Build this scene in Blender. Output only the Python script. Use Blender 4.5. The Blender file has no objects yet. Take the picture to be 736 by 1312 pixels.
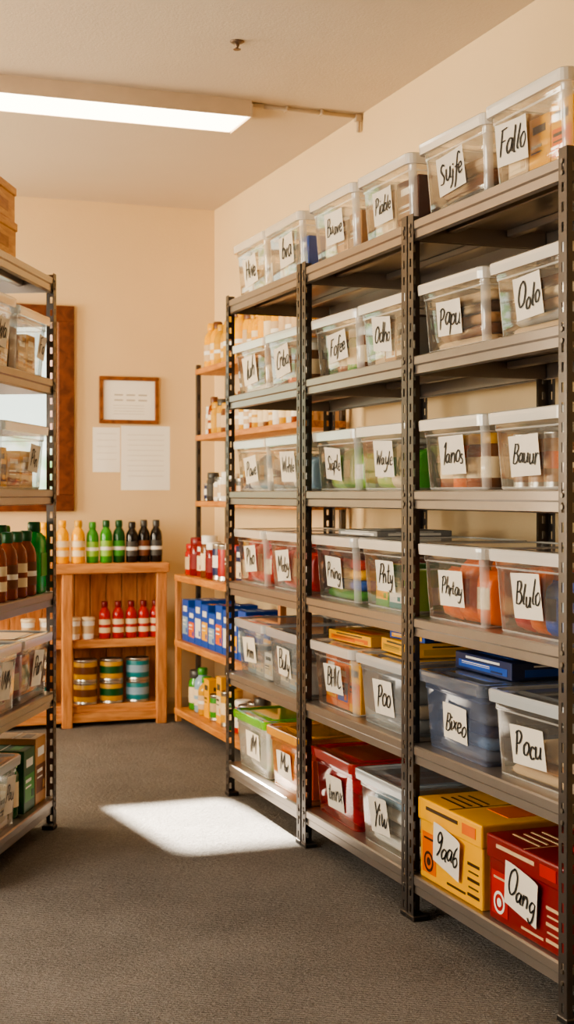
import bpy, bmesh, math, random
from mathutils import Vector, Matrix
random.seed(7)
scene = bpy.context.scene
COLL = scene.collection

# ------------------------------------------------------------------ colours / materials
def lin(c):
    out = []
    for v in c[:3]:
        v = v/255.0
        out.append(v/12.92 if v <= 0.04045 else ((v+0.055)/1.055)**2.4)
    return (out[0], out[1], out[2], 1.0)

COL = {
 'red':(184,30,24), 'dark red':(126,22,24), 'maroon':(82,30,28), 'pink':(218,88,94), 'orange':(234,110,24),
 'yellow':(248,178,14), 'gold':(208,156,46), 'green':(62,146,44), 'dark green':(16,82,36), 'teal':(24,128,136),
 'blue':(20,80,176), 'dark blue':(26,42,88), 'grey':(150,148,144), 'dark grey':(70,68,66), 'black':(24,22,22),
 'white':(238,234,224), 'beige':(208,178,138), 'tan':(190,140,88), 'brown':(114,66,36), 'dark brown':(60,34,22),
 'cream':(238,216,176), 'light blue':(146,176,198), 'amber':(142,64,14), 'light green':(144,190,78), 'lime':(150,200,30),
 'bright green':(30,166,66),
}
MATS = {}
def M(name, col, rough=.5, metal=0., var=.1, sc=14., bump=0., bsc=80., stretch=(1,1,1), emis=0.):
    if name in MATS: return MATS[name]
    m = bpy.data.materials.new(name); m.use_nodes = True
    nt = m.node_tree; N = nt.nodes; L = nt.links
    b = N['Principled BSDF']
    tc = N.new('ShaderNodeTexCoord'); mp = N.new('ShaderNodeMapping'); mp.inputs['Scale'].default_value = stretch
    L.new(tc.outputs['Object'], mp.inputs['Vector'])
    no = N.new('ShaderNodeTexNoise'); no.inputs['Scale'].default_value = sc; no.inputs['Detail'].default_value = 4
    L.new(mp.outputs['Vector'], no.inputs['Vector'])
    mx = N.new('ShaderNodeMix'); mx.data_type = 'RGBA'
    c = lin(col)
    mx.inputs[6].default_value = tuple(max(0, v*(1-var)) for v in c[:3])+(1,)
    mx.inputs[7].default_value = tuple(min(1, v*(1+var)) for v in c[:3])+(1,)
    L.new(no.outputs['Fac'], mx.inputs[0]); L.new(mx.outputs[2], b.inputs['Base Color'])
    b.inputs['Roughness'].default_value = rough; b.inputs['Metallic'].default_value = metal
    if bump > 0:
        n2 = N.new('ShaderNodeTexNoise'); n2.inputs['Scale'].default_value = bsc; n2.inputs['Detail'].default_value = 3
        L.new(mp.outputs['Vector'], n2.inputs['Vector'])
        bp = N.new('ShaderNodeBump'); bp.inputs['Strength'].default_value = bump; bp.inputs['Distance'].default_value = .01
        L.new(n2.outputs['Fac'], bp.inputs['Height']); L.new(bp.outputs['Normal'], b.inputs['Normal'])
    if emis > 0:
        b.inputs['Emission Color'].default_value = c; b.inputs['Emission Strength'].default_value = emis
    MATS[name] = m
    return m
def CM(key, rough=.45): return M('paint_'+key.replace(' ', '_')+'_%d' % int(rough*100), COL[key], rough)

def wood(name, c1, c2, stretch, rough=.5):
    if name in MATS: return MATS[name]
    m = bpy.data.materials.new(name); m.use_nodes = True
    nt = m.node_tree; N = nt.nodes; L = nt.links; b = N['Principled BSDF']
    tc = N.new('ShaderNodeTexCoord'); mp = N.new('ShaderNodeMapping'); mp.inputs['Scale'].default_value = stretch
    L.new(tc.outputs['Object'], mp.inputs['Vector'])
    no = N.new('ShaderNodeTexNoise'); no.inputs['Scale'].default_value = 6; no.inputs['Detail'].default_value = 8
    no.inputs['Distortion'].default_value = .6
    L.new(mp.outputs['Vector'], no.inputs['Vector'])
    cr = N.new('ShaderNodeValToRGB'); cr.color_ramp.elements[0].position = .35; cr.color_ramp.elements[1].position = .65
    cr.color_ramp.elements[0].color = lin(c1); cr.color_ramp.elements[1].color = lin(c2)
    L.new(no.outputs['Fac'], cr.inputs['Fac']); L.new(cr.outputs['Color'], b.inputs['Base Color'])
    b.inputs['Roughness'].default_value = rough
    MATS[name] = m
    return m

def clearplastic(name, tint, opacity=.07, rough=.07, trans=None):
    """thin clear plastic sheet: see-through body, a little milky scatter, Schlick-style surface gloss"""
    if name in MATS: return MATS[name]
    m = bpy.data.materials.new(name); m.use_nodes = True
    nt = m.node_tree; N = nt.nodes; L = nt.links
    b = N['Principled BSDF']; out = N['Material Output']
    b.inputs['Base Color'].default_value = lin(tint); b.inputs['Roughness'].default_value = .25
    tr = N.new('ShaderNodeBsdfTransparent')
    tr.inputs['Color'].default_value = (trans or (.96, .96, .95))+(1,)
    no = N.new('ShaderNodeTexNoise'); no.inputs['Scale'].default_value = 9
    tc = N.new('ShaderNodeTexCoord'); L.new(tc.outputs['Object'], no.inputs['Vector'])
    a2 = N.new('ShaderNodeMath'); a2.operation = 'MULTIPLY_ADD'; a2.inputs[1].default_value = .06; a2.inputs[2].default_value = opacity-.03; a2.use_clamp = True
    L.new(no.outputs['Fac'], a2.inputs[0])
    mx = N.new('ShaderNodeMixShader')
    L.new(a2.outputs[0], mx.inputs[0]); L.new(tr.outputs[0], mx.inputs[1]); L.new(b.outputs[0], mx.inputs[2])
    gl = N.new('ShaderNodeBsdfGlossy'); gl.inputs['Roughness'].default_value = rough; gl.inputs['Color'].default_value = (1, 1, 1, 1)
    lw = N.new('ShaderNodeLayerWeight'); lw.inputs['Blend'].default_value = .5
    pw = N.new('ShaderNodeMath'); pw.operation = 'POWER'; pw.inputs[1].default_value = 3.6; L.new(lw.outputs['Facing'], pw.inputs[0])
    sc = N.new('ShaderNodeMath'); sc.operation = 'MULTIPLY_ADD'; sc.inputs[1].default_value = .85; sc.inputs[2].default_value = .055; L.new(pw.outputs[0], sc.inputs[0])
    m2 = N.new('ShaderNodeMixShader'); L.new(sc.outputs[0], m2.inputs[0]); L.new(mx.outputs[0], m2.inputs[1]); L.new(gl.outputs[0], m2.inputs[2])
    L.new(m2.outputs[0], out.inputs['Surface'])
    MATS[name] = m
    return m

# ------------------------------------------------------------------ mesh helpers
class MB:
    def __init__(s): s.bm = bmesh.new()
    def box(s, c, size, mi=0, bev=0., seg=2, rot=None):
        r = bmesh.ops.create_cube(s.bm, size=1)
        mtx = Matrix.Translation(c) @ (rot if rot else Matrix()) @ Matrix.Diagonal((size[0], size[1], size[2], 1))
        bmesh.ops.transform(s.bm, matrix=mtx, verts=r['verts'])
        for v in r['verts']:
            for f in v.link_faces: f.material_index = mi
        if bev > 0:
            es = list({e for v in r['verts'] for e in v.link_edges})
            bmesh.ops.bevel(s.bm, geom=es, offset=bev, segments=seg, affect='EDGES', profile=.5)
    def loft(s, loops, mi=0, cb=True, ct=True, smooth=True, mfun=None):
        rings = [[s.bm.verts.new(p) for p in lp] for lp in loops]
        n = len(rings[0])
        for a, b in zip(rings, rings[1:]):
            for i in range(n):
                f = s.bm.faces.new((a[i], a[(i+1) % n], b[(i+1) % n], b[i])); f.material_index = mfun(i) if mfun else mi; f.smooth = smooth
        if cb: f = s.bm.faces.new(list(reversed(rings[0]))); f.material_index = mi
        if ct: f = s.bm.faces.new(rings[-1]); f.material_index = mi
    def lathe(s, prof, c=(0, 0, 0), mi=0, n=18, cb=True, ct=True):
        s.loft([[(c[0]+r*math.cos(2*math.pi*i/n), c[1]+r*math.sin(2*math.pi*i/n), c[2]+z) for i in range(n)] for r, z in prof], mi, cb, ct)
    def tube(s, p0, p1, r, mi=0, n=12):
        p0 = Vector(p0); p1 = Vector(p1); d = (p1-p0); q = d.to_track_quat('Z', 'Y').to_matrix()
        s.loft([[tuple(p+q @ Vector((r*math.cos(2*math.pi*i/n), r*math.sin(2*math.pi*i/n), 0))) for i in range(n)] for p in (p0, p1)], mi)
    def quad(s, pts, mi=0):
        f = s.bm.faces.new([s.bm.verts.new(p) for p in pts]); f.material_index = mi
    def mesh(s, name, mats):
        me = bpy.data.meshes.new(name); s.bm.to_mesh(me); s.bm.free()
        for m in mats: me.materials.append(m)
        return me

def rr(w, d, r, z, n=4):
    pts = []
    for cx, cy, a0 in ((w/2-r, d/2-r, 0), (-w/2+r, d/2-r, 90), (-w/2+r, -d/2+r, 180), (w/2-r, -d/2+r, 270)):
        for i in range(n+1):
            a = math.radians(a0+90*i/n); pts.append((cx+r*math.cos(a), cy+r*math.sin(a), z))
    return pts

def obj(name, me, loc=(0, 0, 0), rot=(0, 0, 0), parent=None, **kw):
    o = bpy.data.objects.new(name, me); o.location = loc; o.rotation_euler = rot
    if parent: o.parent = parent
    COLL.objects.link(o)
    for k, v in kw.items(): o[k] = v
    return o
def thing(name, label, cat, loc, rz=0., parts=(), group=None, me=None):
    o = obj(name, me, loc, (0, 0, rz)); o['label'] = label; o['category'] = cat
    if me is None: o.empty_display_size = .05
    if group: o['group'] = group
    for p in parts:
        c = obj(p[0], p[1], p[2] if len(p) > 2 else (0, 0, 0), p[3] if len(p) > 3 else (0, 0, 0), o)
    return o
def struct(name, me, loc=(0, 0, 0)):
    o = obj(name, me, loc); o['kind'] = 'structure'; return o

CACHE = {}
def cached(fn):
    def w(*a):
        k = (fn.__name__,)+a
        if k not in CACHE: CACHE[k] = fn(*a)
        return CACHE[k]
    return w

# ------------------------------------------------------------------ handwriting
G = {
'a':(.52,[[(.42,.46),(.22,.5),(.05,.25),(.18,.02),(.36,.16),(.43,.46)],[(.43,.48),(.42,.12),(.53,.03)]]),
'b':(.48,[[(.1,1.),(.07,.5),(.08,.02)],[(.08,.32),(.26,.5),(.43,.28),(.28,.0),(.08,.06)]]),
'c':(.42,[[(.38,.42),(.2,.5),(.06,.25),(.2,.01),(.4,.08)]]),
'd':(.52,[[(.4,.42),(.2,.5),(.05,.25),(.2,.01),(.4,.15)],[(.46,1.),(.42,.5),(.42,.1),(.5,.02)]]),
'e':(.44,[[(.07,.25),(.36,.3),(.3,.49),(.12,.44),(.06,.18),(.2,.0),(.42,.1)]]),
'f':(.4,[[(.42,.92),(.25,1.),(.18,.7),(.16,0.),(.1,-.3)],[(.02,.48),(.38,.52)]]),
'g':(.5,[[(.4,.46),(.2,.5),(.06,.27),(.2,.06),(.4,.25)],[(.42,.48),(.42,-.1),(.28,-.38),(.05,-.25)]]),
'h':(.5,[[(.1,1.),(.08,.5),(.07,.0)],[(.08,.25),(.28,.5),(.4,.35),(.4,.0)]]),
'i':(.22,[[(.1,.5),(.09,.1),(.2,.02)],[(.12,.7),(.13,.76)]]),
'j':(.25,[[(.16,.5),(.14,-.1),(-.06,-.36)],[(.16,.7),(.17,.76)]]),
'k':(.48,[[(.1,1.),(.08,.5),(.07,.0)],[(.4,.5),(.1,.22)],[(.15,.27),(.44,.0)]]),
'l':(.26,[[(.14,1.),(.1,.5),(.1,.1),(.24,.02)]]),
'm':(.72,[[(.06,.5),(.07,.0)],[(.07,.3),(.22,.5),(.33,.3),(.33,.0)],[(.33,.3),(.5,.5),(.62,.3),(.64,.0)]]),
'n':(.5,[[(.06,.5),(.07,.0)],[(.07,.28),(.26,.5),(.4,.32),(.42,.0)]]),
'o':(.48,[[(.25,.5),(.07,.32),(.12,.05),(.3,.02),(.43,.25),(.36,.46),(.22,.5)]]),
'p':(.48,[[(.08,.5),(.07,-.4)],[(.08,.35),(.28,.5),(.43,.27),(.28,.03),(.08,.1)]]),
'q':(.48,[[(.4,.46),(.2,.5),(.06,.27),(.2,.06),(.4,.25)],[(.42,.48),(.42,-.4)]]),
'r':(.36,[[(.06,.5),(.07,.0)],[(.07,.28),(.2,.48),(.36,.46)]]),
's':(.38,[[(.34,.45),(.18,.5),(.1,.36),(.3,.2),(.24,.02),(.04,.06)]]),
't':(.34,[[(.16,.85),(.13,.2),(.2,.02),(.32,.06)],[(.0,.55),(.32,.58)]]),
'u':(.52,[[(.06,.5),(.07,.12),(.22,.0),(.4,.2),(.42,.5)],[(.42,.5),(.42,.1),(.52,.02)]]),
'v':(.44,[[(.05,.5),(.2,.02)],[(.2,.02),(.3,.3),(.4,.5)]]),
'w':(.66,[[(.05,.5),(.12,.1),(.22,.05),(.32,.35)],[(.32,.35),(.38,.06),(.5,.06),(.6,.5)]]),
'x':(.46,[[(.06,.5),(.42,.0)],[(.4,.5),(.04,.0)]]),
'y':(.48,[[(.06,.5),(.1,.2),(.22,.1),(.38,.3)],[(.42,.5),(.34,-.1),(.16,-.38),(.0,-.3)]]),
'B':(.6,[[(.12,1.),(.1,.0)],[(.08,.95),(.35,1.),(.46,.78),(.34,.56),(.12,.52)],[(.12,.52),(.44,.48),(.54,.22),(.36,.0),(.08,.02)]]),
'C':(.6,[[(.52,.85),(.34,1.),(.1,.75),(.07,.3),(.25,.0),(.54,.12)]]),
'D':(.62,[[(.14,1.),(.1,.0)],[(.05,.97),(.4,.95),(.57,.5),(.4,.06),(.08,.02)]]),
'F':(.52,[[(.14,.96),(.1,.0)],[(.08,.95),(.5,1.)],[(.12,.52),(.42,.55)]]),
'H':(.62,[[(.1,1.),(.1,.0)],[(.52,1.),(.5,.0)],[(.1,.5),(.5,.53)]]),
'I':(.26,[[(.14,1.),(.12,.0)]]),
'M':(.78,[[(.08,.0),(.12,1.)],[(.12,1.),(.38,.3)],[(.38,.3),(.64,1.)],[(.64,1.),(.7,.0)]]),
'O':(.66,[[(.36,1.),(.12,.8),(.08,.3),(.28,.0),(.54,.2),(.58,.7),(.4,.98),(.28,.98)]]),
'P':(.55,[[(.14,.98),(.1,.0)],[(.05,.9),(.32,1.),(.5,.78),(.36,.5),(.12,.46)]]),
'S':(.54,[[(.48,.88),(.28,1.),(.1,.8),(.25,.55),(.44,.32),(.34,.04),(.06,.08)]]),
'W':(.84,[[(.06,1.),(.2,.02)],[(.2,.02),(.4,.7)],[(.4,.7),(.56,.02)],[(.56,.02),(.78,1.)]]),
'Y':(.56,[[(.06,1.),(.28,.5)],[(.52,1.),(.28,.5),(.2,.0)]]),
'9':(.5,[[(.42,.8),(.22,1.),(.07,.75),(.2,.52),(.4,.68),(.43,.85)],[(.43,.85),(.4,.3),(.2,-.05)]]),
'6':(.52,[[(.42,.98),(.16,.7),(.07,.25),(.24,.0),(.44,.2),(.34,.44),(.1,.32)]]),
'1':(.3,[[(.04,.78),(.18,1.)],[(.18,1.),(.16,.0)]]),
}
def cr_smooth(pts, k=6):
    if len(pts) < 3: 
        a, b = pts; return [(a[0]+(b[0]-a[0])*i/4, a[1]+(b[1]-a[1])*i/4) for i in range(5)]
    P = [pts[0]]+list(pts)+[pts[-1]]; out = []
    for i in range(1, len(P)-2):
        p0, p1, p2, p3 = P[i-1], P[i], P[i+1], P[i+2]
        for j in range(k):
            t = j/k
            out.append(tuple(.5*((2*p1[a])+(-p0[a]+p2[a])*t+(2*p0[a]-5*p1[a]+4*p2[a]-p3[a])*t*t+(-p0[a]+3*p1[a]-3*p2[a]+p3[a])*t**3) for a in (0, 1)))
    out.append(pts[-1]); return out
@cached
def word_mesh(word, W, H):
    adv = sum(G[c][0]+.02 for c in word)
    sc = min(W*.86/adv, H*.62); hw0 = max(.0020, .046*sc)
    mb = MB(); x = -adv*sc/2
    rnd = random.Random(word)
    for ch in word:
        w, strokes = G[ch]; jy = rnd.uniform(-.1, .1); js = rnd.uniform(.9, 1.18); ja = rnd.uniform(-.13, .13)
        for st in strokes:
            pts = []
            for p in cr_smooth(st):
                qx, qy = p[0]*js, p[1]*js
                pts.append(Vector((x+(qx*math.cos(ja)-qy*math.sin(ja)+.24*qy)*sc, (qx*math.sin(ja)+qy-.42+jy)*sc)))
            n = len(pts); L = []; R = []
            for i in range(n):
                a = pts[max(0, i-1)]; b = pts[min(n-1, i+1)]; t = (b-a)
                t = t.normalized() if t.length > 1e-7 else Vector((1, 0))
                hw = hw0*(.6+.65*abs(t.y))*(.6 if i == n-1 else (.85 if i == 0 else 1))
                nn = Vector((-t.y, t.x))*hw
                e = t*hw0*.4*(-1 if i == 0 else (1 if i == n-1 else 0))
                L.append(pts[i]+nn+e); R.append(pts[i]-nn+e)
            vl = [mb.bm.verts.new((p.x, 0, p.y)) for p in L]; vr = [mb.bm.verts.new((p.x, 0, p.y)) for p in R]
            for i in range(n-1): mb.bm.faces.new((vl[i], vr[i], vr[i+1], vl[i+1]))
        x += (w+.02)*sc
    return mb.mesh('lettering', [M('marker_ink', (18, 16, 16), .6)])
@cached
def paper_mesh(W, H, k):
    mb = MB(); n = 8; rnd = random.Random(k)
    c1 = rnd.uniform(.002, .006); sk = rnd.uniform(-.004, .004); sk2 = rnd.uniform(-.003, .003)
    vs = [[mb.bm.verts.new((W*(i/n-.5)+sk*(j/n-.5), -c1*abs(2*i/n-1)**4*(j/n)-.0004, H*(j/n-.5)+sk2*(i/n-.5)*2)) for i in range(n+1)] for j in range(n+1)]
    for j in range(n):
        for i in range(n):
            f = mb.bm.faces.new((vs[j][i], vs[j][i+1], vs[j+1][i+1], vs[j+1][i])); f.smooth = True
    return mb.mesh('paper_label', [M('label_paper', (230, 220, 204), .85, var=.05)])

# ------------------------------------------------------------------ storage bins
@cached
def bin_body(w, d, h, mname):
    mb = MB(); r = .02
    prof = [(.0, .905), (.004, .922), (h*.3, .942), (h*.78, .972), (h*.795, .986), (h-.022, .99)]
    mb.loft([rr(w*s, d*s, r, z) for z, s in prof], 0, True, False, True, lambda i: 1 if i % 5 != 4 else 0)
    mb.loft([rr(w*s, d*s, r, z) for z, s in ((.0, .907), (.004, .9245), (.008, .926))], 1, False, False)
    mb.loft([rr(w*s+.0008, d*s+.0008, r, z) for z, s in ((h*.785, .979), (h*.797, .9865), (h*.81, .9872))], 1, False, False)
    edge = 'edge_clear' if mname == 'bin_clear' else mname
    return mb.mesh('bin_body', [MATS[mname], MATS[edge]])
@cached
def bin_lid(w, d, h, mname):
    mb = MB()
    prof = [(h-.026, .004), (h-.026, .022), (h-.006, .025), (h+.004, .025), (h+.007, .018), (h+.007, -.006), (h+.003, -.012)]
    mb.loft([rr(w+e, d+e, .026, z) for z, e in prof], 1, False, False, False)
    prof = [(h+.003, -.012), (h+.002, -.03), (h+.002, -.09), (h+.005, -.096), (h+.005, -.12)]
    mb.loft([rr(w+e, d+e, .024, z) for z, e in prof], 0, False, True)
    rim = 'rim_clear' if mname == 'lid_clear' else ('rim_grey' if mname == 'lid_grey' else mname)
    return mb.mesh('bin_lid', [MATS[mname], MATS[rim]])
clearplastic('bin_clear', (232, 226, 216), .085)
clearplastic('edge_clear', (240, 236, 228), .42)
clearplastic('lid_clear', (236, 232, 224), .28)
clearplastic('rim_clear', (238, 234, 226), .74, .15)
clearplastic('rim_grey', (196, 200, 204), .85, .15)
clearplastic('bin_grey', (196, 204, 212), .32)
clearplastic('bin_blue', (126, 138, 168), .45, trans=(.8, .85, .95))
clearplastic('bin_red', (190, 48, 48), .45, trans=(.95, .5, .5))
clearplastic('lid_red', (186, 44, 40), .75, trans=(.95, .5, .5))
clearplastic('bin_orange', (240, 156, 60), .4, trans=(1., .78, .5))
clearplastic('lid_yellow', (250, 170, 24), .88)
clearplastic('bin_white', (238, 238, 232), .45)
clearplastic('lid_green', (116, 196, 24), .92)
clearplastic('lid_blue', (120, 130, 150), .62)
clearplastic('lid_grey', (184, 188, 192), .5)
BINDESC = {'bin_clear':'clear plastic storage bin','bin_grey':'pale grey translucent storage bin','bin_blue':'grey-blue translucent storage bin',
 'bin_red':'red translucent storage bin','bin_orange':'orange translucent storage bin','bin_white':'milky white storage bin'}

# ---- contents
@cached
def carton_mesh(w, d, h, c1, c2):
    mb = MB(); mb.box((0, 0, h/2), (w, d, h), 0, .003)
    mb.box((0, -d/2, h*.38), (w*.86, .0016, h*.42), 1)
    mb.box((0, -d/2, h*.78), (w*.6, .0016, h*.13), 2)
    mb.box((-w*.12, -d/2, h*.5), (w*.5, .003, h*.05), 2); mb.box((-w*.12, -d/2, h*.4), (w*.5, .003, h*.025), 2)
    mb.box((w*.25, -d/2, h*.27), (w*.2, .003, h*.12), 0)
    mb.box((-w/2, 0, h*.38), (.0016, d*.7, h*.42), 1); mb.box((w/2, 0, h*.38), (.0016, d*.7, h*.42), 1)
    mb.box((w/2, 0, h*.75), (.0016, d*.5, h*.1), 2)
    mb.box((0, 0, h), (w*.96, .004, .0012), 2); mb.box((0, -d*.25, h), (w*.6, d*.2, .0014), 1)
    return mb.mesh('carton', [CM(c1, .4), CM(c2, .4), CM('white', .5) if c1 not in ('white', 'yellow') else CM('dark grey', .5)])
@cached
def can_mesh(r, h, c1, c2):
    mb = MB()
    mb.lathe([(r*.97, 0), (r, .003), (r, .006), (r*.965, .010), (r*.965, h-.010), (r, h-.006), (r, h-.002), (r*.95, h), (r*.93, h-.004)], n=20)
    mb.lathe([(r*.972, h*.12), (r*.975, h*.13), (r*.975, h*.87), (r*.972, h*.88)], mi=1, n=20, cb=False, ct=False)
    mb.lathe([(r*.98, h*.35), (r*.98, h*.65)], mi=2, n=20, cb=False, ct=False)
    return mb.mesh('can', [M('tin', (190, 186, 178), .3, .9), CM(c1, .35), CM(c2, .35)])
@cached
def jar_mesh(r, h, c1, c2):
    mb = MB()
    mb.lathe([(r*.9, 0), (r, .006), (r, h*.68), (r*.82, h*.78), (r*.8, h*.82)], n=20)
    mb.lathe([(r*.86, h*.81), (r*.88, h*.82), (r*.88, h*.98), (r*.8, h)], mi=1, n=20)
    mb.lathe([(r*1.01, h*.2), (r*1.01, h*.58)], mi=2, n=20, cb=False, ct=False)
    return mb.mesh('jar', [CM(c1, .12), CM(c2, .3), CM('cream', .6)])
@cached
def pouch_mesh(w, t, h, c1, c2):
    mb = MB(); nx, nz = 10, 10
    def P(i, j, s):
        u = 2*i/nx-1; v = 2*j/nz-1
        f = max(0, (1-abs(u)**3)*(1-abs(v)**5))**.6
        return (w/2*u*(1-.05*(1-abs(v))), s*t/2*f, h/2*(v+1))
    for s, in ((-1,), (1,)):
        vs = [[mb.bm.verts.new(P(i, j, s)) for i in range(nx+1)] for j in range(nz+1)]
        for j in range(nz):
            for i in range(nx):
                f = mb.bm.faces.new((vs[j][i], vs[j][i+1], vs[j+1][i+1], vs[j+1][i])); f.smooth = True
                f.material_index = 1 if (3 <= j <= 6 and 2 <= i <= 7) else 0
    return mb.mesh('pouch', [CM(c1, .3), CM(c2, .3)])
@cached
def cloth_mesh(w, d, t, c1):
    mb = MB(); r = t*.49
    loops = []
    for k in range(7):
        a = math.pi*(k/6-.5); ins = r*(1-math.cos(a))
        loops.append(rr(w-2*ins, d-2*ins, .03, t/2+r*math.sin(a)))
    mb.loft(loops, 0)
    for k in range(2): mb.box((0, -d/2+.012, t*(.35+.3*k)), (w*.9, .024, .0014), 0)
    return mb.mesh('folded_cloth', [M('cloth_'+c1.replace(' ', '_'), COL[c1], .9, bump=.3, bsc=220)])

def fill(Bm, w, d, h, rz, kind, cols, frac, where):
    wi = .86*w; di = .85*d; hi = (h-.028)*frac; n = len(cols)
    def put(name, me, lab, cat, x, y, z, dr=0.):
        p = Bm @ Vector((x, y, z)); thing(name, lab, cat, p, rz+dr, me=me, group='contents of the bin lettered '+where)
    if kind == 'cloth':
        t = round(hi/n, 4)
        for i, c in enumerate(cols):
            ww = wi*(.98-.05*((i*7) % 3)/2)
            put('folded_cloth', cloth_mesh(round(ww, 3), round(di*.95, 3), t-.001, c), c+' folded cloth packed flat inside storage bin', 'cloth', .004*((i*5) % 3-1), 0, .0005+i*t)
        return
    cw = wi/n
    for i, c in enumerate(cols):
        c1, c2 = c if isinstance(c, tuple) else (c, 'cream')
        x = -wi/2+cw*(i+.5)
        if kind == 'box':
            hh = round(hi*(.84+.16*((i*37+n) % 5)/4), 3)
            put('food_carton', carton_mesh(round(cw*.96, 3), round(di*.93, 3), hh, c1, c2), c1+' cardboard carton standing inside storage bin', 'carton', x, 0, .0005)
        elif kind in ('can', 'jar'):
            r = round(min(cw*.48, .05), 3); fn = can_mesh if kind == 'can' else jar_mesh
            for k, y in enumerate((-di/2+r+.004, -di/2+3*r+.012)):
                put('food_'+kind, fn(r, round(hi, 3), c1, c2), c1+(' tin can' if kind == 'can' else ' glass jar with lid')+' inside storage bin', kind, x, y, .0005)
        elif kind == 'pouch':
            for k, y in enumerate((-di/2+.05, .04)):
                put('food_pouch', pouch_mesh(round(cw*.98, 3), .08, round(hi*(.85+.15*((i+k) % 2)), 3), c1, c2), c1+' foil food pouch standing inside storage bin', 'pouch', x, y, .0005, .1*((i+k) % 3-1))

def storage_bin(loc, rz, w, d, h, body, lid, word, lw=.17, lh=.11, lx=0., lz=.5, tilt=0., contents=None, desc='', grp=None):
    lab = '%s lettered %s%s' % (BINDESC[body], word, desc)
    e = thing('storage_bin', lab, 'storage bin', loc, rz, [('body', bin_body(w, d, h, body)), ('lid', bin_lid(w, d, h, lid))], grp)
    z0 = h*lz; s = .922+.05*z0/(.78*h)
    y0 = -d*s/2-.0035
    lb = obj('paper_label', paper_mesh(lw, lh, int(abs(tilt)*1000) % 7), (lx, y0, z0), (.06, tilt, 0), e)
    obj('lettering', word_mesh(word, lw, lh), (0, -.0028, 0), (0, 0, 0), lb)
    if contents:
        Bm = Matrix.Translation(loc) @ Matrix.Rotation(rz, 4, 'Z')
        Bm = Bm @ Matrix.Translation((0, 0, .002))
        fill(Bm, w, d, h, rz, contents[0], contents[1], contents[2], word)
    return e

# ------------------------------------------------------------------ ROOM
XR, XL, YB, YF, ZC = 2.37, -1.7, 7.75, -1.6, 2.92
wallm = M('wall_paint', (230, 203, 160), .85, var=.04, sc=3, bump=.12, bsc=150)
ceilm = M('ceiling_paint', (206, 190, 170), .9, var=.03, sc=4, bump=.15, bsc=120)
cm = bpy.data.materials.new('carpet'); cm.use_nodes = True
N = cm.node_tree.nodes; L = cm.node_tree.links; b = N['Principled BSDF']
tc = N.new('ShaderNodeTexCoord')
n1 = N.new('ShaderNodeTexNoise'); n1.inputs['Scale'].default_value = 230; n1.inputs['Detail'].default_value = 3
n2 = N.new('ShaderNodeTexNoise'); n2.inputs['Scale'].default_value = 2.5; n2.inputs['Detail'].default_value = 4
wv = N.new('ShaderNodeTexWave'); wv.inputs['Scale'].default_value = 26; wv.inputs['Distortion'].default_value = 4; wv.inputs['Detail'].default_value = 3; wv.inputs['Detail Scale'].default_value = 5
wv.bands_direction = 'Y'
vo = N.new('ShaderNodeTexVoronoi'); vo.inputs['Scale'].default_value = 170
mp = N.new('ShaderNodeMapping'); mp.inputs['Scale'].default_value = (.5, 1, 1); mp.inputs['Rotation'].default_value = (0, 0, .35)
L.new(tc.outputs['Object'], mp.inputs['Vector']); L.new(mp.outputs['Vector'], wv.inputs['Vector'])
L.new(mp.outputs['Vector'], vo.inputs['Vector']); L.new(tc.outputs['Object'], n1.inputs['Vector']); L.new(tc.outputs['Object'], n2.inputs['Vector'])
cr = N.new('ShaderNodeValToRGB'); cr.color_ramp.elements[0].position = .3; cr.color_ramp.elements[1].position = .7
cr.color_ramp.elements[0].color = lin((86, 82, 80)); cr.color_ramp.elements[1].color = lin((156, 150, 145))
s1 = N.new('ShaderNodeMath'); s1.operation = 'MULTIPLY'; s1.inputs[1].default_value = .25; L.new(n2.outputs['Fac'], s1.inputs[0])
s2 = N.new('ShaderNodeMath'); s2.operation = 'MULTIPLY_ADD'; s2.inputs[1].default_value = .55; L.new(n1.outputs['Fac'], s2.inputs[0]); L.new(s1.outputs[0], s2.inputs[2])
s3 = N.new('ShaderNodeMath'); s3.operation = 'MULTIPLY_ADD'; s3.inputs[1].default_value = .16; L.new(wv.outputs['Fac'], s3.inputs[0]); L.new(s2.outputs[0], s3.inputs[2])
L.new(s3.outputs[0], cr.inputs['Fac']); L.new(cr.outputs['Color'], b.inputs['Base Color']); b.inputs['Roughness'].default_value = .95
b.inputs['Specular IOR Level'].default_value = .08
ad2 = N.new('ShaderNodeMath'); ad2.operation = 'ADD'; L.new(vo.outputs['Distance'], ad2.inputs[0]); L.new(n1.outputs['Fac'], ad2.inputs[1])
ad3 = N.new('ShaderNodeMath'); ad3.operation = 'MULTIPLY_ADD'; ad3.inputs[1].default_value = .8; L.new(wv.outputs['Fac'], ad3.inputs[0]); L.new(ad2.outputs[0], ad3.inputs[2])
bp = N.new('ShaderNodeBump'); bp.inputs['Strength'].default_value = .8; bp.inputs['Distance'].default_value = .0045
L.new(ad3.outputs[0], bp.inputs['Height']); L.new(bp.outputs['Normal'], b.inputs['Normal'])

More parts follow.
